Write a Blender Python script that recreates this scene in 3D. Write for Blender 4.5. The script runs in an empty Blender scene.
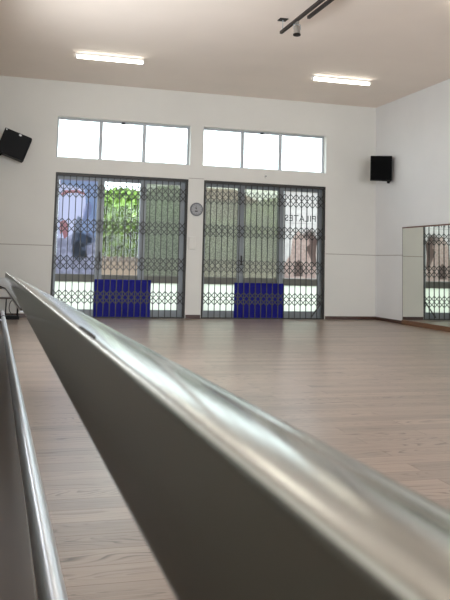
import bpy, bmesh, math, random
from mathutils import Vector, Matrix
random.seed(7)
PI = math.pi
C = bpy.context.scene.collection
SC = bpy.context.scene

# ------------------------------------------------------------------ room dimensions (metres)
D = 13.463          # back wall
XR = 7.075          # right wall
XL = -0.25          # left wall
YR = -4.0           # rear wall
H = 4.153           # ceiling
WT = 0.20           # wall thickness

# ------------------------------------------------------------------ materials
def lin(c):
    return tuple(((v/255)/12.92 if v/255 <= .04045 else ((v/255+.055)/1.055)**2.4) for v in c) + (1,)

def mat(name, rgb, rough=.5, metal=0, spec=.5, noise=0, nscale=8, bump=0):
    m = bpy.data.materials.new(name); m.use_nodes = True
    nt = m.node_tree; b = nt.nodes['Principled BSDF']
    col = lin(rgb)
    b.inputs['Base Color'].default_value = col
    b.inputs['Roughness'].default_value = rough
    b.inputs['Metallic'].default_value = metal
    b.inputs['Specular IOR Level'].default_value = spec
    if noise or bump:
        tc = nt.nodes.new('ShaderNodeTexCoord')
        n = nt.nodes.new('ShaderNodeTexNoise'); n.inputs['Scale'].default_value = nscale
        n.inputs['Detail'].default_value = 4
        nt.links.new(tc.outputs['Object'], n.inputs['Vector'])
        if noise:
            r = nt.nodes.new('ShaderNodeValToRGB')
            r.color_ramp.elements[0].position = .3; r.color_ramp.elements[1].position = .7
            r.color_ramp.elements[0].color = tuple(v*(1-noise) for v in col[:3]) + (1,)
            r.color_ramp.elements[1].color = tuple(min(1, v*(1+noise)) for v in col[:3]) + (1,)
            nt.links.new(n.outputs['Fac'], r.inputs['Fac'])
            nt.links.new(r.outputs['Color'], b.inputs['Base Color'])
        if bump:
            bp = nt.nodes.new('ShaderNodeBump'); bp.inputs['Strength'].default_value = bump
            nt.links.new(n.outputs['Fac'], bp.inputs['Height'])
            nt.links.new(bp.outputs['Normal'], b.inputs['Normal'])
    return m

def emit(name, rgb, s):
    m = bpy.data.materials.new(name); m.use_nodes = True
    nt = m.node_tree; nt.nodes.clear()
    o = nt.nodes.new('ShaderNodeOutputMaterial'); e = nt.nodes.new('ShaderNodeEmission')
    e.inputs['Color'].default_value = lin(rgb); e.inputs['Strength'].default_value = s
    nt.links.new(e.outputs[0], o.inputs[0])
    return m

def film(name, rgb, trans=.88, speck=None, nscale=60, k=1.0):
    """printed film or frosted glass: daylight from outside diffuses through it"""
    m = bpy.data.materials.new(name); m.use_nodes = True
    nt = m.node_tree; nt.nodes.clear(); N = nt.nodes.new; L = nt.links.new
    o = N('ShaderNodeOutputMaterial')
    d = N('ShaderNodeBsdfDiffuse'); t = N('ShaderNodeBsdfTranslucent'); mx = N('ShaderNodeMixShader')
    mx.inputs[0].default_value = trans
    d.inputs[0].default_value = lin(rgb); t.inputs[0].default_value = lin(rgb)
    if speck:
        tc = N('ShaderNodeTexCoord'); n = N('ShaderNodeTexNoise'); n.inputs['Scale'].default_value = nscale
        n.inputs['Detail'].default_value = 2
        L(tc.outputs['Object'], n.inputs['Vector'])
        r = N('ShaderNodeValToRGB'); r.color_ramp.elements[0].position = .42; r.color_ramp.elements[1].position = .6
        r.color_ramp.elements[0].color = lin(rgb); r.color_ramp.elements[1].color = lin(speck)
        L(n.outputs['Fac'], r.inputs['Fac']); L(r.outputs['Color'], t.inputs[0]); L(r.outputs['Color'], d.inputs[0])
    L(d.outputs[0], mx.inputs[1]); L(t.outputs[0], mx.inputs[2]); L(mx.outputs[0], o.inputs[0])
    return m

def textured(name, a, b, nscale, haze, k):
    """obscure glass: mottled tint over what stands outside"""
    m = bpy.data.materials.new(name); m.use_nodes = True
    nt = m.node_tree; nt.nodes.clear(); N = nt.nodes.new; L = nt.links.new
    o = N('ShaderNodeOutputMaterial'); tr = N('ShaderNodeBsdfTransparent')
    tc = N('ShaderNodeTexCoord'); n = N('ShaderNodeTexNoise'); n.inputs['Scale'].default_value = nscale; n.inputs['Detail'].default_value = 2
    L(tc.outputs['Object'], n.inputs['Vector'])
    r = N('ShaderNodeValToRGB'); r.color_ramp.elements[0].position = .40; r.color_ramp.elements[1].position = .6
    r.color_ramp.elements[0].color = lin(a); r.color_ramp.elements[1].color = lin(b)
    L(n.outputs['Fac'], r.inputs['Fac']); L(r.outputs['Color'], tr.inputs[0])
    d = N('ShaderNodeBsdfTranslucent'); d.inputs[0].default_value = lin(haze)
    r2 = N('ShaderNodeValToRGB'); r2.color_ramp.elements[0].position = .42; r2.color_ramp.elements[1].position = .58
    r2.color_ramp.elements[0].color = tuple(v*.72 for v in lin(haze)[:3])+(1,); r2.color_ramp.elements[1].color = tuple(min(1, v*1.2) for v in lin(haze)[:3])+(1,)
    L(n.outputs['Fac'], r2.inputs['Fac']); L(r2.outputs['Color'], d.inputs[0])
    mx = N('ShaderNodeMixShader'); mx.inputs[0].default_value = k
    L(tr.outputs[0], mx.inputs[1]); L(d.outputs[0], mx.inputs[2]); L(mx.outputs[0], o.inputs[0])
    return m

def glass(name, tint):
    m = bpy.data.materials.new(name); m.use_nodes = True
    nt = m.node_tree; nt.nodes.clear(); N = nt.nodes.new; L = nt.links.new
    o = N('ShaderNodeOutputMaterial'); tr = N('ShaderNodeBsdfTransparent'); tr.inputs[0].default_value = lin(tint)
    gl = N('ShaderNodeBsdfGlossy'); gl.inputs['Roughness'].default_value = .02
    mx = N('ShaderNodeMixShader'); mx.inputs[0].default_value = .010
    L(tr.outputs[0], mx.inputs[1]); L(gl.outputs[0], mx.inputs[2]); L(mx.outputs[0], o.inputs[0])
    return m

def floor_mat():
    m = bpy.data.materials.new('oak_laminate'); m.use_nodes = True
    nt = m.node_tree; N = nt.nodes.new; L = nt.links.new; b = nt.nodes['Principled BSDF']
    tc = N('ShaderNodeTexCoord')
    br = N('ShaderNodeTexBrick'); br.offset = .37; br.inputs['Scale'].default_value = 1
    br.inputs['Brick Width'].default_value = 1.28; br.inputs['Row Height'].default_value = .145
    br.inputs['Mortar Size'].default_value = .0018; br.inputs['Mortar Smooth'].default_value = .3
    br.inputs['Color1'].default_value = (0, 0, 0, 1); br.inputs['Color2'].default_value = (1, 1, 1, 1)
    br.inputs['Mortar'].default_value = (.5, .5, .5, 1)
    L(tc.outputs['Object'], br.inputs['Vector'])
    # per-board offset of the grain
    sc = N('ShaderNodeVectorMath'); sc.operation = 'SCALE'; sc.inputs['Scale'].default_value = 7.0
    L(br.outputs['Color'], sc.inputs[0])
    ad = N('ShaderNodeVectorMath'); ad.operation = 'ADD'
    L(tc.outputs['Object'], ad.inputs[0]); L(sc.outputs[0], ad.inputs[1])
    mp = N('ShaderNodeMapping'); mp.inputs['Scale'].default_value = (.55, 3.4, 1)
    L(ad.outputs[0], mp.inputs['Vector'])
    wv = N('ShaderNodeTexNoise'); wv.inputs['Scale'].default_value = 2.2; wv.inputs['Detail'].default_value = 1.5
    wv.inputs['Distortion'].default_value = .5
    L(mp.outputs[0], wv.inputs['Vector'])
    # contour lines of the stretched noise = cathedral grain
    mu = N('ShaderNodeMath'); mu.operation = 'MULTIPLY'; mu.inputs[1].default_value = 16
    fr = N('ShaderNodeMath'); fr.operation = 'FRACT'
    L(wv.outputs['Fac'], mu.inputs[0]); L(mu.outputs[0], fr.inputs[0])
    rg = N('ShaderNodeValToRGB'); e = rg.color_ramp.elements
    e[0].position = 0; e[0].color = (.30, .28, .26, 1); e[1].position = .35; e[1].color = (1, 1, 1, 1)
    x = e.new(.9); x.color = (1, 1, 1, 1); x = e.new(1); x.color = (.30, .28, .26, 1)
    L(fr.outputs[0], rg.inputs['Fac'])
    # broad patches where the grain is strong
    pn = N('ShaderNodeTexNoise'); pn.inputs['Scale'].default_value = 1.0; pn.inputs['Detail'].default_value = 2
    mp2 = N('ShaderNodeMapping'); mp2.inputs['Scale'].default_value = (.8, 7, 1)
    L(ad.outputs[0], mp2.inputs['Vector']); L(mp2.outputs[0], pn.inputs['Vector'])
    pr = N('ShaderNodeValToRGB'); pr.color_ramp.elements[0].position = .36; pr.color_ramp.elements[1].position = .56
    L(pn.outputs['Fac'], pr.inputs['Fac'])
    # fine streaks
    fn = N('ShaderNodeTexNoise'); fn.inputs['Scale'].default_value = 1.0; fn.inputs['Detail'].default_value = 5
    mp3 = N('ShaderNodeMapping'); mp3.inputs['Scale'].default_value = (3, 90, 1)
    L(ad.outputs[0], mp3.inputs['Vector']); L(mp3.outputs[0], fn.inputs['Vector'])
    c0 = N('ShaderNodeMixRGB'); c0.inputs[1].default_value = lin((152, 132, 117)); c0.inputs[2].default_value = lin((184, 167, 154))
    L(fn.outputs['Fac'], c0.inputs[0])
    rowr = N('ShaderNodeMixRGB'); rowr.blend_type = 'MULTIPLY'; rowr.inputs[0].default_value = 1
    rr = N('ShaderNodeValToRGB'); rr.color_ramp.elements[0].color = (.70, .70, .70, 1); rr.color_ramp.elements[1].color = (1.0, 1.0, 1.0, 1)
    L(br.outputs['Color'], rr.inputs['Fac']); L(c0.outputs[0], rowr.inputs[1]); L(rr.outputs[0], rowr.inputs[2])
    sx = N('ShaderNodeSeparateXYZ'); L(tc.outputs['Object'], sx.inputs[0])
    dv = N('ShaderNodeMath'); dv.operation = 'DIVIDE'; dv.inputs[1].default_value = .145; L(sx.outputs['Y'], dv.inputs[0])
    f2 = N('ShaderNodeMath'); f2.operation = 'FRACT'; L(dv.outputs[0], f2.inputs[0])
    mk = N('ShaderNodeValToRGB'); q = mk.color_ramp.elements
    q[0].position = .12; q[0].color = (.12, .12, .12, 1); q[1].position = .42; q[1].color = (1, 1, 1, 1)
    q_ = q.new(.62); q_.color = (1, 1, 1, 1); q_ = q.new(.88); q_.color = (.12, .12, .12, 1)
    L(f2.outputs[0], mk.inputs['Fac'])
    mm = N('ShaderNodeMixRGB'); mm.blend_type = 'MULTIPLY'; mm.inputs[0].default_value = 1
    L(pr.outputs['Color'], mm.inputs[1]); L(mk.outputs['Color'], mm.inputs[2])
    gm = N('ShaderNodeMixRGB'); gm.blend_type = 'MULTIPLY'
    L(mm.outputs['Color'], gm.inputs[0]); L(rowr.outputs[0], gm.inputs[1]); L(rg.outputs['Color'], gm.inputs[2])
    sm = N('ShaderNodeMixRGB'); sm.inputs[2].default_value = lin((90, 66, 50))
    L(br.outputs['Fac'], sm.inputs[0]); L(gm.outputs[0], sm.inputs[1])
    L(sm.outputs[0], b.inputs['Base Color'])
    b.inputs['Roughness'].default_value = .28
    b.inputs['Specular IOR Level'].default_value = .5
    bp = N('ShaderNodeBump'); bp.inputs['Strength'].default_value = .10; bp.inputs['Distance'].default_value = .002
    L(fn.outputs['Fac'], bp.inputs['Height']); L(bp.outputs['Normal'], b.inputs['Normal'])
    return m

def wood_mat(name, a, bcol, axis_scale=(1, 20, 20), rough=.4):
    m = bpy.data.materials.new(name); m.use_nodes = True
    nt = m.node_tree; N = nt.nodes.new; L = nt.links.new; b = nt.nodes['Principled BSDF']
    tc = N('ShaderNodeTexCoord'); mp = N('ShaderNodeMapping'); mp.inputs['Scale'].default_value = axis_scale
    n = N('ShaderNodeTexNoise'); n.inputs['Scale'].default_value = 2; n.inputs['Detail'].default_value = 4
    c = N('ShaderNodeMixRGB'); c.inputs[1].default_value = lin(a); c.inputs[2].default_value = lin(bcol)
    L(tc.outputs['Object'], mp.inputs[0]); L(mp.outputs[0], n.inputs['Vector']); L(n.outputs['Fac'], c.inputs[0])
    L(c.outputs[0], b.inputs['Base Color']); b.inputs['Roughness'].default_value = rough
    return m

M = dict(
    wall=mat('back_wall_paint', (208, 206, 200), .75, noise=.02, nscale=1.5, bump=.02),
    wallr=mat('right_wall_paint', (218, 217, 216), .75, noise=.02, nscale=1.5, bump=.02),
    ceil=mat('ceiling_paint', (234, 222, 211), .85, noise=.02, nscale=1.2),
    groove=mat('panel_groove', (150, 142, 134), .8),
    base=wood_mat('dark_brown_skirting', (44, 22, 14), (70, 38, 24)),
    mwood=wood_mat('mirror_base_wood', (92, 62, 42), (120, 84, 58), (20, 1, 20)),
    mtrim=wood_mat('mirror_trim_wood', (80, 44, 32), (120, 78, 62), (20, 3, 20)),
    dwood=wood_mat('dark_wood', (56, 52, 46), (74, 69, 61), (18, 1, 18), .35),
    floor=floor_mat(),
    alu=mat('grey_aluminium', (116, 121, 125), .4, .2, noise=.04),
    aluw=mat('pale_aluminium', (164, 168, 172), .45, .1),
    aludark=mat('door_rail_grey', (98, 98, 90), .45, .1),
    gate=mat('gate_steel', (46, 45, 44), .42, .1),
    gatedark=mat('gate_dark_steel', (40, 38, 36), .5, .1),
    blue=mat('navy_vinyl', (4, 5, 112), .6, spec=.2, noise=.08, nscale=3),
    blueedge=mat('blue_vinyl_edge', (20, 28, 120), .5, spec=.2),
    black=mat('black_plastic', (7, 7, 9), .6, spec=.2, noise=.1),
    mesh=mat('black_speaker_mesh', (4, 4, 5), .8, spec=.1, noise=.3, nscale=120),
    badge=mat('silver_badge', (190, 190, 190), .4, .5),
    ledgew=wood_mat('ledge_wood', (50, 40, 33), (70, 58, 48), (18, 1, 18), .4),
    steel=mat('brushed_steel', (196, 198, 192), .19, 1.0),
    steel2=mat('polished_steel', (226, 230, 236), .30, 1.0),
    slot=mat('slot_shadow', (38, 36, 34), .7),
    white=mat('white_plastic', (222, 220, 216), .5),
    grey=mat('clock_rim_grey', (92, 92, 96), .35, .4),
    face=mat('clock_face', (142, 143, 144), .5),
    dark=mat('dark_print', (30, 30, 32), .6),
    trackm=mat('black_track', (30, 20, 18), .5, .2),
    spotm=mat('spot_grey', (150, 145, 138), .4, .5),
    tube=emit('fluorescent_tube', (255, 250, 236), 17),
    clear=glass('clear_glass', (246, 250, 248)),
    tint=glass('smoked_glass', (150, 158, 150)),
    frost=film('frosted_glass', (232, 236, 226), .95),
    speckg=textured('textured_glass', (170, 172, 160), (212, 215, 206), 62, (176, 176, 164), .32),
    speckg2=textured('grey_textured_glass', (164, 168, 160), (196, 198, 188), 62, (150, 154, 142), .5),
    lilac=film('poster_lilac', (156, 154, 178)),
    pblue=film('poster_blue', (170, 188, 206)),
    pred=film('poster_red', (210, 150, 140)),
    pgrey=film('poster_grey', (176, 176, 180), .88, (214, 214, 218), 9),
    pdark=film('poster_figure_grey', (150, 158, 162)),
    ppink=film('poster_pink_white', (184, 175, 172), .88, (194, 187, 183), 8),
    pbrown=film('poster_salmon', (206, 184, 177), .88, (222, 204, 197), 20),
    pfig=film('poster_silhouette', (156, 147, 145)),
    pwhite=film('poster_white', (215, 215, 228)),
    leaf=mat('leaf_green', (112, 140, 58), .6, noise=.5, nscale=3),
    leafl=mat('leaf_yellow_green', (104, 122, 44), .6, noise=.4, nscale=3),
    
    leafh=mat('hedge_green', (116, 124, 92), .7, noise=.5, nscale=4),
    bark=mat('bark', (70, 58, 44), .9, noise=.3),
    pave=mat('pale_paving', (150, 142, 130), .9, noise=.1),
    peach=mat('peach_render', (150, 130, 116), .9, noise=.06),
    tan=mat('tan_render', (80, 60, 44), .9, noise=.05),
    rooft=mat('roof_tile', (104, 58, 40), .8, noise=.1),
)
def mirror_mat():
    m = bpy.data.materials.new('mirror_silver'); m.use_nodes = True
    b = m.node_tree.nodes['Principled BSDF']
    b.inputs['Base Color'].default_value = (.74, .76, .71, 1); b.inputs['Metallic'].default_value = 1; b.inputs['Roughness'].default_value = .015
    return m
M['mirror'] = mirror_mat()

# ------------------------------------------------------------------ mesh helpers
def box(bm, x0, x1, y0, y1, z0, z1, mtx=None):
    vs = [bm.verts.new((x, y, z)) for x in (x0, x1) for y in (y0, y1) for z in (z0, z1)]
    for f in ((0, 1, 3, 2), (4, 6, 7, 5), (0, 4, 5, 1), (2, 3, 7, 6), (0, 2, 6, 4), (1, 5, 7, 3)):
        bm.faces.new([vs[i] for i in f])
    if mtx: bmesh.ops.transform(bm, matrix=mtx, verts=vs)
    return vs

def tube(bm, a, b, r, n=12, r2=None, cap=True):
    a = Vector(a); b = Vector(b); d = (b-a).normalized()
    u = d.orthogonal().normalized(); w = d.cross(u); r2 = r if r2 is None else r2
    A = [bm.verts.new(a + r*(u*math.cos(2*PI*i/n) + w*math.sin(2*PI*i/n))) for i in range(n)]
    B = [bm.verts.new(b + r2*(u*math.cos(2*PI*i/n) + w*math.sin(2*PI*i/n))) for i in range(n)]
    for i in range(n):
        bm.faces.new((A[i], A[(i+1) % n], B[(i+1) % n], B[i]))
    if cap:
        bm.faces.new(A[::-1]); bm.faces.new(B)

def bar(bm, a, b, w, t, up=(0, 1, 0)):
    """flat strip from a to b, w wide, t thick along `up`"""
    a = Vector(a); b = Vector(b); d = (b-a).normalized(); up = Vector(up).normalized(); s = d.cross(up).normalized()
    vs = [bm.verts.new(p + s*sx*w/2 + up*sy*t/2) for p in (a, b) for sx in (-1, 1) for sy in (-1, 1)]
    for f in ((0, 1, 3, 2), (4, 6, 7, 5), (0, 4, 5, 1), (2, 3, 7, 6), (0, 2, 6, 4), (1, 5, 7, 3)):
        bm.faces.new([vs[i] for i in f])

def obj(name, bm, m, parent=None, loc=None, bevel=0, smooth=False):
    bmesh.ops.recalc_face_normals(bm, faces=bm.faces)
    me = bpy.data.meshes.new(name); bm.to_mesh(me); bm.free()
    me.materials.append(m)
    o = bpy.data.objects.new(name, me); C.objects.link(o)
    if parent: o.parent = parent
    if loc: o.location = loc
    if bevel:
        b = o.modifiers.new('bevel', 'BEVEL'); b.width = bevel; b.segments = 3; b.limit_method = 'ANGLE'
    if smooth:
        for p in me.polygons: p.use_smooth = True
    return o

def tag(o, label=None, cat=None, group=None, kind=None):
    if label: o['label'] = label
    if cat: o['category'] = cat
    if group: o['group'] = group
    if kind: o['kind'] = kind
    return o

def thing(name, label=None, cat=None, loc=(0, 0, 0), group=None, kind=None, rot=None):
    o = bpy.data.objects.new(name, None); C.objects.link(o); o.location = loc
    if rot: o.rotation_euler = rot
    o.empty_display_size = .1
    return tag(o, label, cat, group, kind)

def B(*boxes):
    bm = bmesh.new()
    for b in boxes: box(bm, *b)
    return bm

def copy_thing(o, loc):
    r = o.copy(); C.objects.link(r); r.location = loc
    for ch in list(o.children):
        c = ch.copy(); C.objects.link(c); c.parent = r
        for g in list(ch.children):
            k = g.copy(); C.objects.link(k); k.parent = c
    return r

def pierced_wall(us, zs, hole, y0, y1, swap=False):
    """slab with rectangular openings; `hole(u, z)` says which cells are open"""
    bm = bmesh.new()
    cache = {}
    def V(u, y, z):
        k = (round(u, 5), round(y, 5), round(z, 5))
        if k not in cache: cache[k] = bm.verts.new((y, u, z) if swap else (u, y, z))
        return cache[k]
    nu, nz = len(us)-1, len(zs)-1
    solid = lambda i, j: 0 <= i < nu and 0 <= j < nz and not hole((us[i]+us[i+1])/2, (zs[j]+zs[j+1])/2)
    for i in range(nu):
        for j in range(nz):
            if not solid(i, j): continue
            a, b, c, d = us[i], us[i+1], zs[j], zs[j+1]
            bm.faces.new((V(a, y0, c), V(b, y0, c), V(b, y0, d), V(a, y0, d)))
            bm.faces.new((V(a, y1, c), V(a, y1, d), V(b, y1, d), V(b, y1, c)))
            if not solid(i-1, j): bm.faces.new((V(a, y0, c), V(a, y0, d), V(a, y1, d), V(a, y1, c)))
            if not solid(i+1, j): bm.faces.new((V(b, y0, c), V(b, y1, c), V(b, y1, d), V(b, y0, d)))
            if not solid(i, j-1): bm.faces.new((V(a, y0, c), V(a, y1, c), V(b, y1, c), V(b, y0, c)))
            if not solid(i, j+1): bm.faces.new((V(a, y0, d), V(b, y0, d), V(b, y1, d), V(a, y1, d)))
    return bm

# ------------------------------------------------------------------ room shell
D1 = (0.895, 3.290); D2 = (3.585, 6.012); DZ = 2.525
W1 = (0.885, 3.310); W2 = (3.555, 6.016); WZ = (2.780, 3.522)
S = 'structure'
def hole_back(x, z):
    return (z < DZ and (D1[0] < x < D1[1] or D2[0] < x < D2[1])) or (WZ[0] < z < WZ[1] and (W1[0] < x < W1[1] or W2[0] < x < W2[1]))
tag(obj('wall_back', pierced_wall([XL-.2, W1[0], D1[0], D1[1], W1[1], W2[0], D2[0], D2[1], W2[1], XR+.2],
    [0, DZ, WZ[0], WZ[1], H], hole_back, D, D+WT), M['wall']), kind=S)
tag(obj('wall_right', B((XR, XR+.2, YR-.2, D, 0, H)), M['wallr']), kind=S)
tag(obj('wall_left', pierced_wall([YR-.2, 6.2, 9.6, D], [0, 1.5, 2.9, H], lambda y, z: 1.5 < z < 2.9 and 6.2 < y < 9.6, XL-.2, XL, True), M['wall']), kind=S)  # opening invented on this unseen wall to let fill light in
tag(obj('wall_rear', pierced_wall([XL, .6, 3.2, 3.9, 6.5, XR], [0, .9, 3.4, H],
    lambda x, z: .9 < z < 3.4 and (.6 < x < 3.2 or 3.9 < x < 6.5), YR-.2, YR), M['wall']), kind=S)
tag(obj('floor', B((XL-.2, XR+.2, YR-.2, D+WT, -.12, 0)), M['floor']), kind=S)
tag(obj('ceiling', B((XL-.2, XR+.2, YR-.2, D+WT, H, H+.15)), M['ceil']), kind=S)

# skirting boards
tag(obj('baseboard_back', B((XL, D1[0]-.005, D-.014, D, 0, .07), (D1[1]+.01, D2[0]-.01, D-.014, D, 0, .068),
                            (D2[1]+.01, XR, D-.014, D, 0, .062)), M['base'], bevel=.004), kind=S)
tag(obj('baseboard_right', B((XR-.014, XR, 12.412, D-.014, 0, .062)), M['base'], bevel=.004), kind=S)
# horizontal panel joints
tag(obj('trim_1', B((XL, D1[0]-.01, D-.003, D, 1.232, 1.244), (D2[1]+.01, XR, D-.003, D, 1.232, 1.244)), M['groove']), kind=S)
tag(obj('trim_2', B((XR-.003, XR, 12.412, D-.003, 1.232, 1.244)), M['groove']), kind=S)
tag(obj('trim_3', B((D1[1], D2[0], D-.003, D, 2.54, 2.55)), M['groove']), kind=S)
tag(obj('dark_reflection_panel', B((XL, XL+.006, YR, D, 0, 1.24)), M['dwood']), kind=S)   # unseen dark panel, added so the wide barre's side reflects dark

# ------------------------------------------------------------------ upper windows
def upper_window(n, x0, x1, mulls):
    w = thing('window_%d' % n, kind=S, loc=((x0+x1)/2, D+.14, WZ[0]))
    ox, oz = (x0+x1)/2, WZ[0]
    f = bmesh.new(); z0, z1 = 0, WZ[1]-WZ[0]; a, b = x0-ox, x1-ox; y0, y1 = -.025, .025; t = .034
    box(f, a, b, y0, y1, z0, t); box(f, a, b, y0, y1, z1-t, z1)
    box(f, a, a+t, y0, y1, t, z1-t); box(f, b-t, b, y0, y1, t, z1-t)
    for m_ in mulls: box(f, m_-ox-.03, m_-ox+.03, y0, y1, t, z1-t)
    obj('window_frame', f, M['aluw'], w)
    ed = [x0+t] + [v for m_ in mulls for v in (m_-.03, m_+.03)] + [x1-t]
    for i in range(3):
        obj('pane', B((ed[2*i]-ox, ed[2*i+1]-ox, .0, .006, t, z1-t)), M['clear'], w)
    mc = (mulls[0]+mulls[1])/2-ox
    obj('latch', B((mc-.03, mc+.03, -.05, -.02, z1-.05, z1-.015)), M['dark'], w, bevel=.004)
    obj('sill', B((a, b, -.14, -.02, -.006+.006, .008)), M['white'], w)
upper_window(1, W1[0], W1[1], (1.672, 2.465))
upper_window(2, W2[0], W2[1], (4.350, 5.115))

# ------------------------------------------------------------------ sliding doors behind the gates
def sliding_door(n, x0, x1, st, mats):
    d = thing('door_%d' % n, kind=S, loc=((x0+x1)/2, D+.14, 0)); ox = (x0+x1)/2
    f = bmesh.new(); y0, y1 = -.05, .05
    box(f, x0-ox, x0-ox+.03, y0, y1, 0, DZ); box(f, x1-ox-.03, x1-ox, y0, y1, 0, DZ)
    box(f, x0-ox+.03, x1-ox-.03, y0, y1, DZ-.05, DZ); box(f, x0-ox+.03, x1-ox-.03, y0, y1, 0, .022)
    obj('door_frame', f, M['aludark'], d)
    # three leaves: (left stile), (right stile) extents and y offset
    leaves = [(x0+.03, x0+.075, st[0], st[1], -.02), (st[0]+.02, st[1], st[2], st[3]-.02, .02), (st[2], st[3], st[4], x1-.03, -.02)]
    for i, (a, b, c, e, yo) in enumerate(leaves):
        a, b, c, e = a-ox, b-ox, c-ox, e-ox
        l = bmesh.new(); q0, q1 = yo-.017, yo+.017
        box(l, a, b, q0, q1, .022, DZ-.05); box(l, c, e, q0, q1, .022, DZ-.05)
        box(l, b, c, q0, q1, .022, .14); box(l, b, c, q0, q1, .622, .750); box(l, b, c, q0, q1, DZ-.11, DZ-.05)
        lf = obj('sliding_leaf', l, M['alu'], d)
        obj('rail', B((b, c, q0-.004, q0-.001, .624, .748)), M['aludark'], lf)
        obj('lower_pane', B((b, c, yo-.003, yo+.003, .14, .622)), M['frost'], lf)
        obj('upper_pane', B((b, c, yo-.003, yo+.003, .750, DZ-.11)), M[mats[i]], lf)
    obj('door_handle', B((st[1]-ox-.06, st[1]-ox-.035, -.075, -.05, .98, 1.16)), M['dark'], d, bevel=.005)
    return d
sliding_door(1, D1[0], D1[1], (1.650, 1.775, 2.425, 2.535, 3.175), ('clear', 'clear', 'speckg2'))
sliding_door(2, D2[0], D2[1], (4.285, 4.410, 5.090, 5.200, 5.900), ('speckg', 'speckg', 'clear'))

# ------------------------------------------------------------------ posters on the glass
YP = D+.112
def poly(name, pts, y, m, parent):
    bm = bmesh.new(); vs = [bm.verts.new((x, y, z)) for x, z in pts]
    bm.faces.new(vs)
    return obj(name, bm, M[m], parent)
def ell(cx, cz, rx, rz, n=14, rot=0):
    return [(cx + rx*math.cos(t)*math.cos(rot) - rz*math.sin(t)*math.sin(rot), cz + rx*math.cos(t)*math.sin(rot) + rz*math.sin(t)*math.cos(rot))
            for t in [2*PI*i/n for i in range(n)]]
p = thing('window_poster', 'lilac and blue window poster behind the first gate, with seated figure shapes', 'poster', (0, YP, 0))
a, b = .972, 1.648
poly('sheet', [(a, .752), (b, .752), (b, 2.415), (a, 2.415)], 0, 'lilac', p)
poly('blue_area', [(1.33, 1.32), (b, 1.32), (b, 2.40), (1.0, 2.40), (1.0, 2.33), (1.42, 2.26), (1.46, 1.9), (1.36, 1.6)], -.002, 'pblue', p)
poly('grey_picture', [(a, .752), (b, .752), (b, 1.40), (1.50, 1.50), (1.42, 1.44), (1.28, 1.52), (1.16, 1.38), (a, 1.36)], -.0035, 'pgrey', p)
poly('red_banner', [(1.0, 2.14), (1.06, 2.22), (1.30, 2.235), (1.42, 2.19), (1.42, 2.15), (1.30, 2.185), (1.10, 2.17), (1.03, 2.11)], -.005, 'pred', p)
poly('red_figure', [(1.01, 1.66), (1.10, 1.70), (1.16, 1.62), (1.15, 1.40), (1.10, 1.36), (1.06, 1.48), (1.02, 1.44)], -.005, 'pred', p)
poly('white_figure', ell(1.48, 1.86, .075, .17, rot=-.2), -.005, 'pwhite', p)
poly('dark_figure', [(1.22, 1.30), (1.27, 1.62), (1.32, 1.78), (1.38, 1.74), (1.36, 1.56), (1.46, 1.44), (1.58, 1.40), (1.58, 1.28), (1.40, 1.22), (1.52, 1.10), (1.48, 1.02), (1.30, 1.06)], -.005, 'pdark', p)
poly('dark_shrub', ell(1.36, 1.16, .13, .17), -.0062, 'pdark', p)

p = thing('window_poster', 'pinkish white window poster with mirrored lettering behind the second gate', 'poster', (0, YP, 0))
a, b = 5.205, 5.895
poly('sheet', [(a, .752), (b, .752), (b, 2.415), (a, 2.415)], 0, 'ppink', p)
poly('salmon_picture', [(5.22, .76), (5.88, .76), (5.88, 1.50), (5.78, 1.64), (5.66, 1.56), (5.50, 1.66), (5.38, 1.50), (5.36, 1.22), (5.22, 1.02)], -.002, 'pbrown', p)
poly('grey_figure', [(5.60, 1.62), (5.72, 1.70), (5.84, 1.66), (5.90, 1.50), (5.86, 1.22), (5.89, 1.02), (5.82, .98), (5.76, 1.14), (5.70, 1.26), (5.66, 1.34), (5.74, 1.42), (5.72, 1.52), (5.62, 1.54)], -.0035, 'pfig', p)
poly('dark_patch', [(5.42, .80), (5.60, .80), (5.62, .98), (5.52, 1.12), (5.42, 1.0)], -.0035, 'pfig', p)
tx = bpy.data.curves.new('lettering', 'FONT'); tx.body = 'PILATES'; tx.size = .168; tx.extrude = .0006
tx.space_character = 1.12; tx.align_x = 'CENTER'; tx.materials.append(M['dark'])
tmp = bpy.data.objects.new('lettering_curve', tx); C.objects.link(tmp)
me = bpy.data.meshes.new_from_object(tmp.evaluated_get(bpy.context.evaluated_depsgraph_get()))
bpy.data.objects.remove(tmp)
to = bpy.data.objects.new('lettering', me); C.objects.link(to); to.parent = p
to.location = (5.545, -.0045, 1.845); to.rotation_euler = (PI/2, 0, PI)      # reads the right way from outside
to['label'] = 'dark mirrored lettering'
poly('rule_line', [(5.30, 1.80), (5.84, 1.80), (5.84, 1.808), (5.30, 1.808)], -.0035, 'pfig', p)

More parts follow.
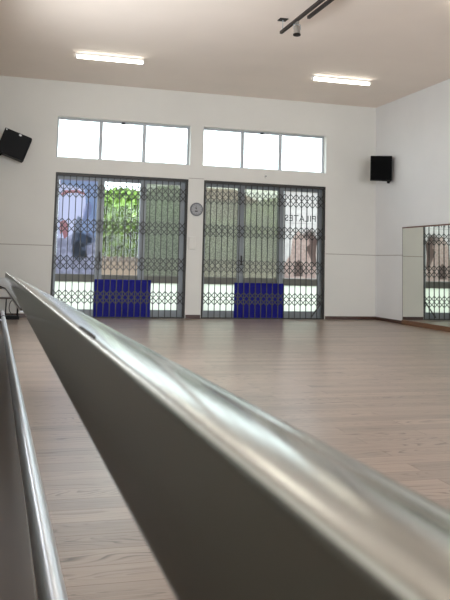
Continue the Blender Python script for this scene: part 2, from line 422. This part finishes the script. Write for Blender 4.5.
# ------------------------------------------------------------------ scissor security gates
YG = D+.028
def gate(x0, x1, label, n=21):
    g = thing('security_gate', label, 'gate', ((x0+x1)/2, YG, 0), group='scissor security gates across the glass doors')
    ox = (x0+x1)/2; a, b = x0-ox, x1-ox
    obj('top_track', B((a, b, -.024, .024, DZ-.055, DZ-.003)), M['gatedark'], g)
    obj('bottom_track', B((a, b, -.02, .02, .0, .018)), M['gatedark'], g)
    for s, (u, v) in enumerate(((a+.003, a+.035), (b-.035, b-.003))):
        obj('side_post', B((u, v, -.02, .02, .018, DZ-.055)), M['gatedark'], g)
    p0, p1 = a+.035, b-.035; pitch = (p1-p0)/n
    bm = bmesh.new(); box(bm, -.007, .007, -.007, .007, .018, DZ-.055)
    first = obj('bar', bm, M['gate'], g); first.location = (p0+pitch, 0, 0)
    for k in range(2, n):
        c = first.copy(); C.objects.link(c); c.parent = g; c.location = (p0+pitch*k, 0, 0)
    for (zt, zb) in ((2.345, 2.092), (1.722, 1.480), (1.080, .832), (.476, .245)):
        l = bmesh.new(); hh = zt-zb
        for k in range(-2, n+1):
            for s in (-1, 1):
                xa = p0+pitch*(k if s > 0 else k+2); xb = xa+s*2*pitch; za, zb_ = zt, zb
                def clip(xa, za, xb, zb2):
                    for lim, lo in ((p0, True), (p1, False)):
                        for end in (0, 1):
                            X = xb if end else xa
                            if (lo and X < lim-1e-6) or (not lo and X > lim+1e-6):
                                if abs(xb-xa) < 1e-6: return None
                                t = (lim-xa)/(xb-xa)
                                if t <= 0 or t >= 1: return None
                                zz = za+t*(zb2-za)
                                if end: xb, zb2 = lim, zz
                                else: xa, za = lim, zz
                    return (xa, za, xb, zb2) if abs(xb-xa) > .01 else None
                r = clip(xa, za, xb, zb_)
                if r: bar(l, (r[0], -.0105*s, r[1]), (r[2], -.0105*s, r[3]), .015, .003)
        obj('scissor_lattice', l, M['gate'], g)
    return g
g1 = gate(D1[0], D1[1], 'grey steel scissor security gate before the lilac poster and green tree')
g2 = gate(D2[0], D2[1], 'grey steel scissor security gate at clock side, lever at its bottom corner')
bm = bmesh.new()
bar(bm, (2.427/2-.03, -.032, .36), (2.427/2-.27, -.032, .045), .026, .010)
tube(bm, (2.427/2-.05, -.045, .33), (2.427/2-.05, -.018, .33), .02)
obj('lever', bm, M['gate'], g2)
obj('lock_box', B((2.427/2-.05, 2.427/2-.005, -.036, -.02, 1.50, 1.58)), M['gatedark'], g2, bevel=.003)
obj('lock_box', B((-1.1975+.005, -1.1975+.05, -.036, -.02, 1.50, 1.58)), M['gatedark'], g1, bevel=.003)

# ------------------------------------------------------------------ blue mats between gate and glass
def folded_mat(x0, x1, h, label):
    t = thing('gym_mat', label, 'mat', ((x0+x1)/2, D+.066, 0), group='navy mats stood behind the gates')
    w = (x1-x0)/2
    obj('cover', B((-w, w, -.004, .018, 0, h)), M['blue'], t, bevel=.006)
    obj('front_fold', B((-w+.006, w-.006, -.016, -.004, .006, h-.012)), M['blue'], t, bevel=.005)
    for q in (-w+.045, w-.062): obj('edge_seam', B((q, q+.017, -.0175, -.0165, .01, h-.02)), M['blueedge'], t)
    return t
folded_mat(1.655, 2.665, .672, 'navy blue folded mat behind the gate with the lilac poster')
folded_mat(4.235, 5.205, .658, 'navy blue folded mat behind the gate on the clock side')

# ------------------------------------------------------------------ mirror on the right wall
t = thing('wall_mirror', 'long wall mirror on the right wall, wood trimmed, reflecting the gate', 'mirror', (XR, 8.2, 0))
y0, y1 = 3.0-8.2, 12.412-8.2
obj('glass', B((-.010, -.001, y0, y1, .082, 1.722)), M['mirror'], t)
obj('top_trim', B((-.020, -.001, y0, y1, 1.722, 1.745)), M['mtrim'], t, bevel=.003)
obj('base_board', B((-.034, -.001, y0, y1, 0, .082)), M['mwood'], t, bevel=.004)
obj('end_trim', B((-.012, -.001, y1, y1+.010, .0, 1.745)), M['aludark'], t)

# ------------------------------------------------------------------ clock, switch plate, sensor
t = thing('wall_clock', 'small round grey wall clock on the pier between the gates', 'clock', (3.452, D-.001, 1.977))
bm = bmesh.new(); tube(bm, (0, 0, 0), (0, -.03, 0), .122, 40); obj('case', bm, M['grey'], t, bevel=.008)
bm = bmesh.new(); tube(bm, (0, -.0302, 0), (0, -.033, 0), .098, 40); obj('dial', bm, M['face'], t)
for k in range(12):
    an = k*PI/6; bm = bmesh.new()
    bar(bm, (.076*math.sin(an), -.0345, .076*math.cos(an)), (.090*math.sin(an), -.0345, .090*math.cos(an)), .007, .001)
    obj('hour_mark', bm, M['dark'], t)
bm = bmesh.new(); bar(bm, (0, -.036, 0), (-.036, -.036, .028), .010, .002); obj('hour_hand', bm, M['dark'], t)
bm = bmesh.new(); bar(bm, (0, -.038, 0), (-.02, -.038, .066), .006, .002); obj('minute_hand', bm, M['dark'], t)
obj('display_window', B((-.036, .018, -.035, -.0332, -.046, -.026)), M['dark'], t)

t = thing('wall_plate', 'flat white rectangular plate on the pier below the clock', 'wall plate', (3.388, D-.001, 1.245))
obj('cover', B((-.066, .066, -.018, 0, 0, .235)), M['wall'], t, bevel=.004)
obj('inner_panel', B((-.05, .05, -.021, -.018, .02, .215)), M['wall'], t, bevel=.002)
t = thing('wall_sensor', 'tiny white sensor on the wall above the second gate', 'sensor', (4.775, D-.001, 2.665))
bm = bmesh.new(); tube(bm, (0, 0, 0), (0, -.035, 0), .032, 20, .026); obj('housing', bm, M['white'], t)
bm = bmesh.new(); tube(bm, (0, -.035, -.006), (0, -.04, -.006), .013, 16); obj('lens', bm, M['dark'], t)

# ------------------------------------------------------------------ speakers
def speaker(w, h, d, name_label, loc, rot, badge):
    t = thing('wall_speaker', name_label, 'speaker', loc, group='black wall speakers', rot=rot)
    obj('cabinet', B((-w/2, w/2, -d/2, d/2, -h/2, h/2)), M['black'], t, bevel=.012)
    obj('grille', B((-w/2+.015, w/2-.015, -d/2-.010, -d/2+.002, -h/2+.015, h/2-.015)), M['mesh'], t, bevel=.006)
    return t
# right: faces the room from the right wall
s = speaker(.395, .46, .24, 'black speaker on the right wall near the back corner', (6.865, 12.86, 2.86), (math.radians(3), math.radians(1), math.radians(-27)), 1)
bm = bmesh.new(); bar(bm, (.14, .03, -.23), (.14, .03, -.275), .05, .03); bar(bm, (.13, .03, -.27), (.20, .10, -.20), .03, .03)
bar(bm, (.12, .0, -.225), (.02, .0, -.222), .03, .03)
obj('bracket', bm, M['black'], s)
bm = bmesh.new(); bar(bm, (.15, .10, -.20), (.222, .115, -.19), .05, .04); obj('wall_bracket', bm, M['black'], s)
# left: side-on, tipped down into the room
s = speaker(.30, .42, .47, 'black speaker tipped forward beside the left wall, near window', (.155, 13.18, 2.905), (math.radians(19.5), 0, math.radians(90)), 1)
obj('badge', B((.150, .1512, -.06, -.02, .165, .195)), M['badge'], s)
obj('badge', B((-.1512, -.150, -.06, -.02, .165, .195)), M['badge'], s)
obj('badge', B((-.1512, -.150, .19, .215, .175, .20)), M['badge'], s)
bm = bmesh.new()
pts = [(0, .12, -.20), (0, .17, -.27), (0, .26, -.29), (0, .34, -.22), (0, .385, -.10)]
for q, r in zip(pts, pts[1:]): tube(bm, q, r, .016, 10)
obj('bracket', bm, M['black'], s)

# ------------------------------------------------------------------ fluorescent battens
def batten(loc, label):
    t = thing('ceiling_light', label, 'ceiling light', loc, group='fluorescent ceiling battens')
    obj('housing', B((-.53, .53, -.030, .030, -.028, -.001)), M['white'], t, bevel=.004)
    bm = bmesh.new(); tube(bm, (-.51, 0, -.052), (.51, 0, -.052), .024, 16); obj('lamp_tube', bm, M['tube'], t, smooth=False)
    for s in (-1, 1):
        obj('end_cap', B((s*.52-.012, s*.52+.012, -.028, .028, -.076, -.028)), M['white'], t, bevel=.003)
    return t
L0 = batten((1.512, 11.53, H), 'lit fluorescent ceiling light above the left upper window')
for loc, lb in (((5.415, 11.53, H), 'lit fluorescent ceiling light nearest the back right corner'),
                ((5.52, 7.62, H), 'lit fluorescent ceiling light at the top right edge, nearer the camera')):
    c = copy_thing(L0, loc); c['label'] = lb
    # the tubes themselves carry the light
for loc in ((1.51, 7.6, H), (1.51, 3.7, H), (5.45, 3.7, H), (3.4, -.5, H)):
    c = copy_thing(L0, loc); c['label'] = 'lit fluorescent ceiling light over the near half of the hall'

# ------------------------------------------------------------------ track lighting
def track(x, y0, y1, label, rods):
    t = thing('light_track', label, 'track light', (x, y1, 3.995), group='black ceiling light tracks')
    obj('rail', B((-.018, .018, y0-y1, 0, -.018, .018)), M['trackm'], t)
    for y in rods:
        bm = bmesh.new(); tube(bm, (0, y-y1, .018), (0, y-y1, H-3.995-.012), .006, 10); obj('suspension_rod', bm, M['aluw'], t)
        obj('ceiling_plate', B((-.055, .055, y-y1-.055, y-y1+.055, H-3.995-.012, H-3.995)), M['trackm'], t, bevel=.004)
    return t
track(3.379, 5.6, 9.02, 'longer black ceiling track that holds the spotlight', (8.96, 6.2))
track(3.475, 5.6, 8.34, 'shorter black ceiling track beside the one with the spotlight', (6.2,))
t = thing('track_spotlight', 'small grey spotlight hanging under the black ceiling track', 'spotlight', (3.392, 8.50, 3.977))
obj('adapter', B((-.013, .013, -.035, .035, -.03, 0)), M['spotm'], t)
bm = bmesh.new()
for s in (-1, 1): bar(bm, (s*.043, 0, -.03), (s*.047, 0, -.095), .012, .004, (1, 0, 0))
box(bm, -.045, .045, -.008, .008, -.034, -.030)
obj('yoke', bm, M['aluw'], t)
ax = Vector((-.05, -.10, -1)).normalized(); c0 = Vector((0, 0, -.058))
bm = bmesh.new(); tube(bm, c0, c0+ax*.10, .036, 20, .043); obj('lamp_head', bm, M['spotm'], t, smooth=False)
bm = bmesh.new(); tube(bm, c0+ax*.10, c0+ax*.112, .047, 20); obj('front_ring', bm, M['trackm'], t)
bm = bmesh.new(); tube(bm, c0-ax*.012, c0, .024, 16, .036); obj('rear_cap', bm, M['spotm'], t)

# ------------------------------------------------------------------ the barres along the left wall
# bar frame: origin beside the camera, u = to the right, v = down, s = along the barre (falls very slightly)
drop = math.tan(math.radians(.72)); side = .0026
def P(u, v, s, side=side): return Vector((u + side*s, s, 1.0 - v - drop*s))
S0, S1 = -.45, 6.6
t = thing('ballet_barre', 'wide brushed steel barre rail running close past the camera', 'barre rail', (0, 0, 0), group='steel barre rails')
prof = [(.0450, .0380), (.0452, .0368), (.0460, .0357), (.0474, .0348), (.0500, .0343), (.0560, .0340), (.0620, .0350), (.0680, .0373), (.0730, .0400),
        (.0775, .0426), (.0800, .0438), (.0825, .0441), (.0850, .0442), (.0880, .0455), (.0905, .0482), (.0915, .0530), (.0910, .0700),
        (.0880, .0770), (.0820, .0802), (.0500, .0806), (.0470, .0802), (.0454, .0790), (.0450, .0770)]
bm = bmesh.new()
NS = 40
rings = []
for k in range(NS+1):
    s_ = S0 + (S1-S0)*(k/NS)**1.6
    rings.append([bm.verts.new(P(u, v, s_)) for u, v in prof])
for a, b in zip(rings, rings[1:]):
    for i in range(len(prof)):
        j = (i+1) % len(prof); bm.faces.new((a[i], a[j], b[j], b[i]))
bm.faces.new(rings[0]); bm.faces.new(rings[-1][::-1])
rail = obj('rail', bm, M['steel'], t, smooth=True)
rail.data.set_sharp_from_angle(angle=math.radians(45))
# slot in the top face
bm = bmesh.new()
for (s0, s1) in ((.395, .47),):
    vs = [P(.0478, .0344, s0), P(.0492, .0337, s0), P(.0492, .0337, s1), P(.0478, .0344, s1)]
    vs += [v - Vector((0, 0, .004)) for v in vs]
    V_ = [bm.verts.new(v) for v in vs]
    for f in ((0, 1, 2, 3), (7, 6, 5, 4), (0, 4, 5, 1), (1, 5, 6, 2), (2, 6, 7, 3), (3, 7, 4, 0)): bm.faces.new([V_[i] for i in f])
obj('slot', bm, M['slot'], t)
# support plate at the far end and its pale edge
def plate(pts, v0, v1, m, name):
    bm = bmesh.new()
    A = [bm.verts.new(P(u, v0, s)) for u, s in pts]; B_ = [bm.verts.new(P(u, v1, s)) for u, s in pts]
    bm.faces.new(A); bm.faces.new(B_[::-1])
    for i in range(len(pts)):
        j = (i+1) % len(pts); bm.faces.new((A[i], B_[i], B_[j], A[j]))
    return obj(name, bm, m, t)
edge = [(XL, 4.1), (0.004, 3.65), (.0265, 3.25), (.038, 2.2), (.0445, 1.62)]
plate(edge + [(.058, 1.62), (.058, 6.6), (XL, 6.6)], .0809, .0860, M['dwood'], 'support_plate')
plate(edge + [(.052, 1.62), (.040, 2.25), (.0285, 3.35), (.006, 3.75), (XL, 4.2)], .0860, .0890, M['steel2'], 'plate_edge')
for s_ in (.9-1.1, ):
    plate([(XL, s_), (.06, s_), (.06, s_+.04), (XL, s_+.04)], .0809, .094, M['steel'], 'wall_arm')

t = thing('ballet_barre', 'slim polished steel barre rail below and left of the wide one', 'barre rail', (0, 0, 0), group='steel barre rails')
bm = bmesh.new()
N_ = 28; uc, vc, rr = .1115, .499, .0215
Q = lambda u, v, s: P(u, v, s, -.0042)
rings = []
for k in range(31):
    s_ = -.3 + (9.0+.3)*(k/30)**1.4
    rings.append([bm.verts.new(Q(uc+rr*math.cos(2*PI*i/N_), vc+rr*math.sin(2*PI*i/N_), s_)) for i in range(N_)])
for a, b in zip(rings, rings[1:]):
    for i in range(N_):
        j = (i+1) % N_; bm.faces.new((a[i], a[j], b[j], b[i]))
bm.faces.new(rings[0]); bm.faces.new(rings[-1][::-1])
r2 = obj('rail', bm, M['steel2'], t, smooth=True); r2.data.set_sharp_from_angle(angle=math.radians(50))
for s_ in (8.0,):
    bm = bmesh.new(); tube(bm, Q(uc, vc, s_), Q(uc, vc, s_+.05), rr+.0035, 24); obj('collar', bm, M['dark'], t)
    bm = bmesh.new(); tube(bm, Q(uc, vc+rr, s_+.025), Q(XL, vc+.0, s_+.025), .009, 12); obj('wall_arm', bm, M['steel2'], t)

# dark wooden ledge along the foot of the left wall
t = tag(obj('wooden_ledge', B((XL+.006, .112, -3.0, 8.9, 0, .33)), M['ledgew'], bevel=.008),
        'dark brown wooden ledge under the slim barre rail', 'ledge')

# ------------------------------------------------------------------ black metal rack by the back wall
t = thing('metal_rack', 'small black metal rack by the back wall under the barre end', 'rack', (.18, 13.15, 0))
obj('shelf', B((-.19, .19, -.13, .13, .33, .355)), M['base'], t, bevel=.004)
obj('base_tray', B((-.20, .20, -.14, .14, .0, .055)), M['black'], t, bevel=.004)
for sx in (-1, 1):
    for sy in (-1, 1):
        bm = bmesh.new(); tube(bm, (sx*.17, sy*.11, .05), (sx*.17, sy*.11, .50 if sy > 0 else .34), .011, 10); obj('leg', bm, M['black'], t)
bm = bmesh.new(); tube(bm, (-.02, -.11, .05), (-.02, -.11, .34), .010, 10); obj('centre_post', bm, M['black'], t)
bm = bmesh.new()
pts = [(.10+.07*math.cos(a_), -.115, .20+.12*math.sin(a_)) for a_ in [PI*k/8+PI/2 for k in range(9)]]
for q, r in zip(pts, pts[1:]): tube(bm, q, r, .006, 8)
obj('hoop', bm, M['black'], t)
bm = bmesh.new(); tube(bm, (-.17, .11, .50), (.17, .11, .50), .011, 10); obj('top_rail', bm, M['black'], t)

# ------------------------------------------------------------------ outside
tag(obj('ground', B((-30, 40, D+WT, 60, -.16, -.02)), M['pave']), kind=S)
def leaves(center, rad, n, size, rnd, flat=1.0):
    bm = bmesh.new()
    for _ in range(n):
        while True:
            q = Vector((rnd.uniform(-1, 1), rnd.uniform(-1, 1), rnd.uniform(-1, 1)))
            if q.length < 1: break
        q = Vector((q.x*rad[0], q.y*rad[1], q.z*rad[2])) + Vector(center)
        if q.z < .03: q.z = rnd.uniform(.05, .4)
        nrm = Vector((rnd.gauss(0, 1), rnd.gauss(0, 1), rnd.gauss(.5, 1))).normalized()
        u = nrm.orthogonal().normalized(); w = nrm.cross(u); s_ = size*rnd.uniform(.6, 1.3)
        vs = [bm.verts.new(q+u*s_), bm.verts.new(q+w*s_*.5), bm.verts.new(q-u*s_), bm.verts.new(q-w*s_*.5)]
        bm.faces.new(vs)
    return bm
def tree(x, y, h, r, m, label, rnd, n=2600, size=.11, cz=None):
    t = thing('garden_tree', label, 'tree', (x, y, -.02), group='trees outside the glass doors')
    cz = cz or h-r*.9
    bm = bmesh.new(); tube(bm, (0, 0, 0), (.05, 0, cz), .10, 10, .05)
    for k in range(5):
        an = k*1.3; tube(bm, (.02, 0, cz*.6), (r*.6*math.cos(an), r*.6*math.sin(an), cz+r*.2), .04, 8, .015)
    obj('trunk', bm, M['bark'], t)
    bm = leaves((0, 0, cz), (r, r*.8, h-cz), n, size, rnd)
    mx = Matrix.Translation((0, 0, cz)) @ Matrix.Diagonal((r*.72, r*.55, (h-cz)*.72, 1))
    core = bmesh.ops.create_icosphere(bm, subdivisions=4, radius=1, matrix=mx)
    for v in core['verts']: v.co += Vector((rnd.gauss(0, .05), rnd.gauss(0, .05), rnd.gauss(0, .05)))
    obj('crown', bm, M[m], t)
rn = random.Random(3)
tree(2.85, 18.3, 2.75, 1.5, 'leaf', 'bright green leafy tree seen through the first gate middle panel', rn, 9000, .10, 1.95)
tree(4.5, 20.5, 3.1, .95, 'leafl', 'yellow green tree seen behind the textured glass of the first gate', rn, 3600, .10, 2.3)
tree(7.0, 19.0, 2.75, .9, 'leafl', 'yellow green tree seen through the second gate middle panel', rn, 3600, .10, 2.1)
t = thing('garden_hedge', 'long grey green hedge outside, behind the trees', 'hedge', (7.5, 22.0, -.02))
obj('core', B((-4.9, 4.9, -.25, .25, 0, 2.1)), M['leafh'], t)
bm = bmesh.new()
for _ in range(9000):
    q = Vector((rn.uniform(-5, 5), rn.uniform(-.5, -.2), rn.uniform(0, 2.35)))
    u = Vector((rn.gauss(0, 1), rn.gauss(0, .5), rn.gauss(0, 1))).normalized(); w = u.orthogonal().normalized(); s_ = rn.uniform(.05, .10)
    bm.faces.new([bm.verts.new(q+u*s_), bm.verts.new(q+w*s_*.6), bm.verts.new(q-u*s_), bm.verts.new(q-w*s_*.6)])
obj('foliage', bm, M['leafh'], t)
t = thing('garden_wall', 'low peach boundary wall outside, in front of the trees', 'boundary wall', (3.5, 16.6, -.02))
obj('wall_body', B((-6, 6, 0, .2, 0, 1.07)), M['peach'], t)
obj('coping', B((-6, 6, -.03, .23, 1.07, 1.11)), M['peach'], t)
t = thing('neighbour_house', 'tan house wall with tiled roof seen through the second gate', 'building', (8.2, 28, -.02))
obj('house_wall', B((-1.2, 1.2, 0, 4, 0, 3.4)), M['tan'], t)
bm = bmesh.new()
vs = [bm.verts.new(v) for v in ((-1.5, -.3, 3.4), (1.5, -.3, 3.4), (1.5, 4.3, 3.4), (-1.5, 4.3, 3.4), (-1.1, 2, 4.1), (1.1, 2, 4.1))]
for f in ((0, 1, 5, 4), (1, 2, 5), (2, 3, 4, 5), (3, 0, 4), (3, 2, 1, 0)): bm.faces.new([vs[i] for i in f])
obj('roof', bm, M['rooft'], t)
obj('house_window', B((-.5, .5, -.03, 0, 1.4, 2.5)), M['dark'], t)

# ------------------------------------------------------------------ light
w = bpy.data.worlds.new('sky'); SC.world = w; w.use_nodes = True
nt = w.node_tree; bg = nt.nodes['Background']
tc = nt.nodes.new('ShaderNodeTexCoord'); sep = nt.nodes.new('ShaderNodeSeparateXYZ'); rp = nt.nodes.new('ShaderNodeValToRGB')
rp.color_ramp.elements[0].position = .0; rp.color_ramp.elements[0].color = (.88, .94, 1, 1)
rp.color_ramp.elements[1].position = .6; rp.color_ramp.elements[1].color = (.78, .88, 1, 1)
nt.links.new(tc.outputs['Generated'], sep.inputs[0]); nt.links.new(sep.outputs['Z'], rp.inputs['Fac'])
nt.links.new(rp.outputs['Color'], bg.inputs['Color']); bg.inputs['Strength'].default_value = 5.0

def area(name, loc, rot, sx, sy, e, col=(1, 1, 1)):
    l = bpy.data.lights.new(name, 'AREA'); l.shape = 'RECTANGLE'; l.size = sx; l.size_y = sy; l.energy = e; l.color = col
    o = bpy.data.objects.new(name, l); C.objects.link(o); o.location = loc; o.rotation_euler = rot
    return o
# fill lamps added at unseen rear openings, tipped up to brighten the ceiling
for x_, e_ in ((1.9, 260), (5.2, 190)):
    area('rear_fill_light', (x_, YR-.1, 2.15), (math.radians(114), 0, 0), 2.5, 2.4, e_, (.91, .955, 1))
# fill lamp added at the invented left opening, brightens floor and right wall
for y_, l_ in ((7.9, 3.3),):
    area('side_fill_light', (XL-.1, y_, 2.2), (0, math.radians(-82), 0), 1.3, l_, 36*l_, (.93, .965, 1))
sl = bpy.data.lights.new('sun', 'SUN'); sl.energy = 2.2; sl.angle = .02; sl.color = (1, .96, .88)
so = bpy.data.objects.new('sun', sl); C.objects.link(so); so.rotation_euler = Vector((.12, 1, -1.75)).to_track_quat('-Z', 'Y').to_euler()

# ------------------------------------------------------------------ camera
cam = bpy.data.cameras.new('camera'); co = bpy.data.objects.new('camera', cam); C.objects.link(co); SC.camera = co
F, cx, cy, yaw, pitch, roll = 760.23, 206.81, 187.41, .26401, .099446, .025908
f = Vector((math.sin(yaw)*math.cos(pitch), math.cos(yaw)*math.cos(pitch), math.sin(pitch)))
r0 = Vector((math.cos(yaw), -math.sin(yaw), 0)); u0 = r0.cross(f)
r = r0*math.cos(roll)+u0*math.sin(roll); u = -r0*math.sin(roll)+u0*math.cos(roll)
co.matrix_world = Matrix(((r.x, u.x, -f.x, 0), (r.y, u.y, -f.y, 0), (r.z, u.z, -f.z, 1.0), (0, 0, 0, 1)))
cam.sensor_fit = 'VERTICAL'; cam.sensor_height = 36; cam.lens = F*36/600
cam.shift_x = (225-cx)/600; cam.shift_y = (cy-300)/600
cam.clip_start = .005; cam.clip_end = 200
cam.dof.use_dof = True; cam.dof.focus_distance = 9; cam.dof.aperture_fstop = 34

SC.view_settings.view_transform = 'Standard'; SC.view_settings.look = 'None'
SC.view_settings.exposure = 0
SC.cycles.use_denoising = True
SC.cycles.max_bounces = 10; SC.cycles.transparent_max_bounces = 16; SC.cycles.diffuse_bounces = 5
SC.cycles.sample_clamp_indirect = 6
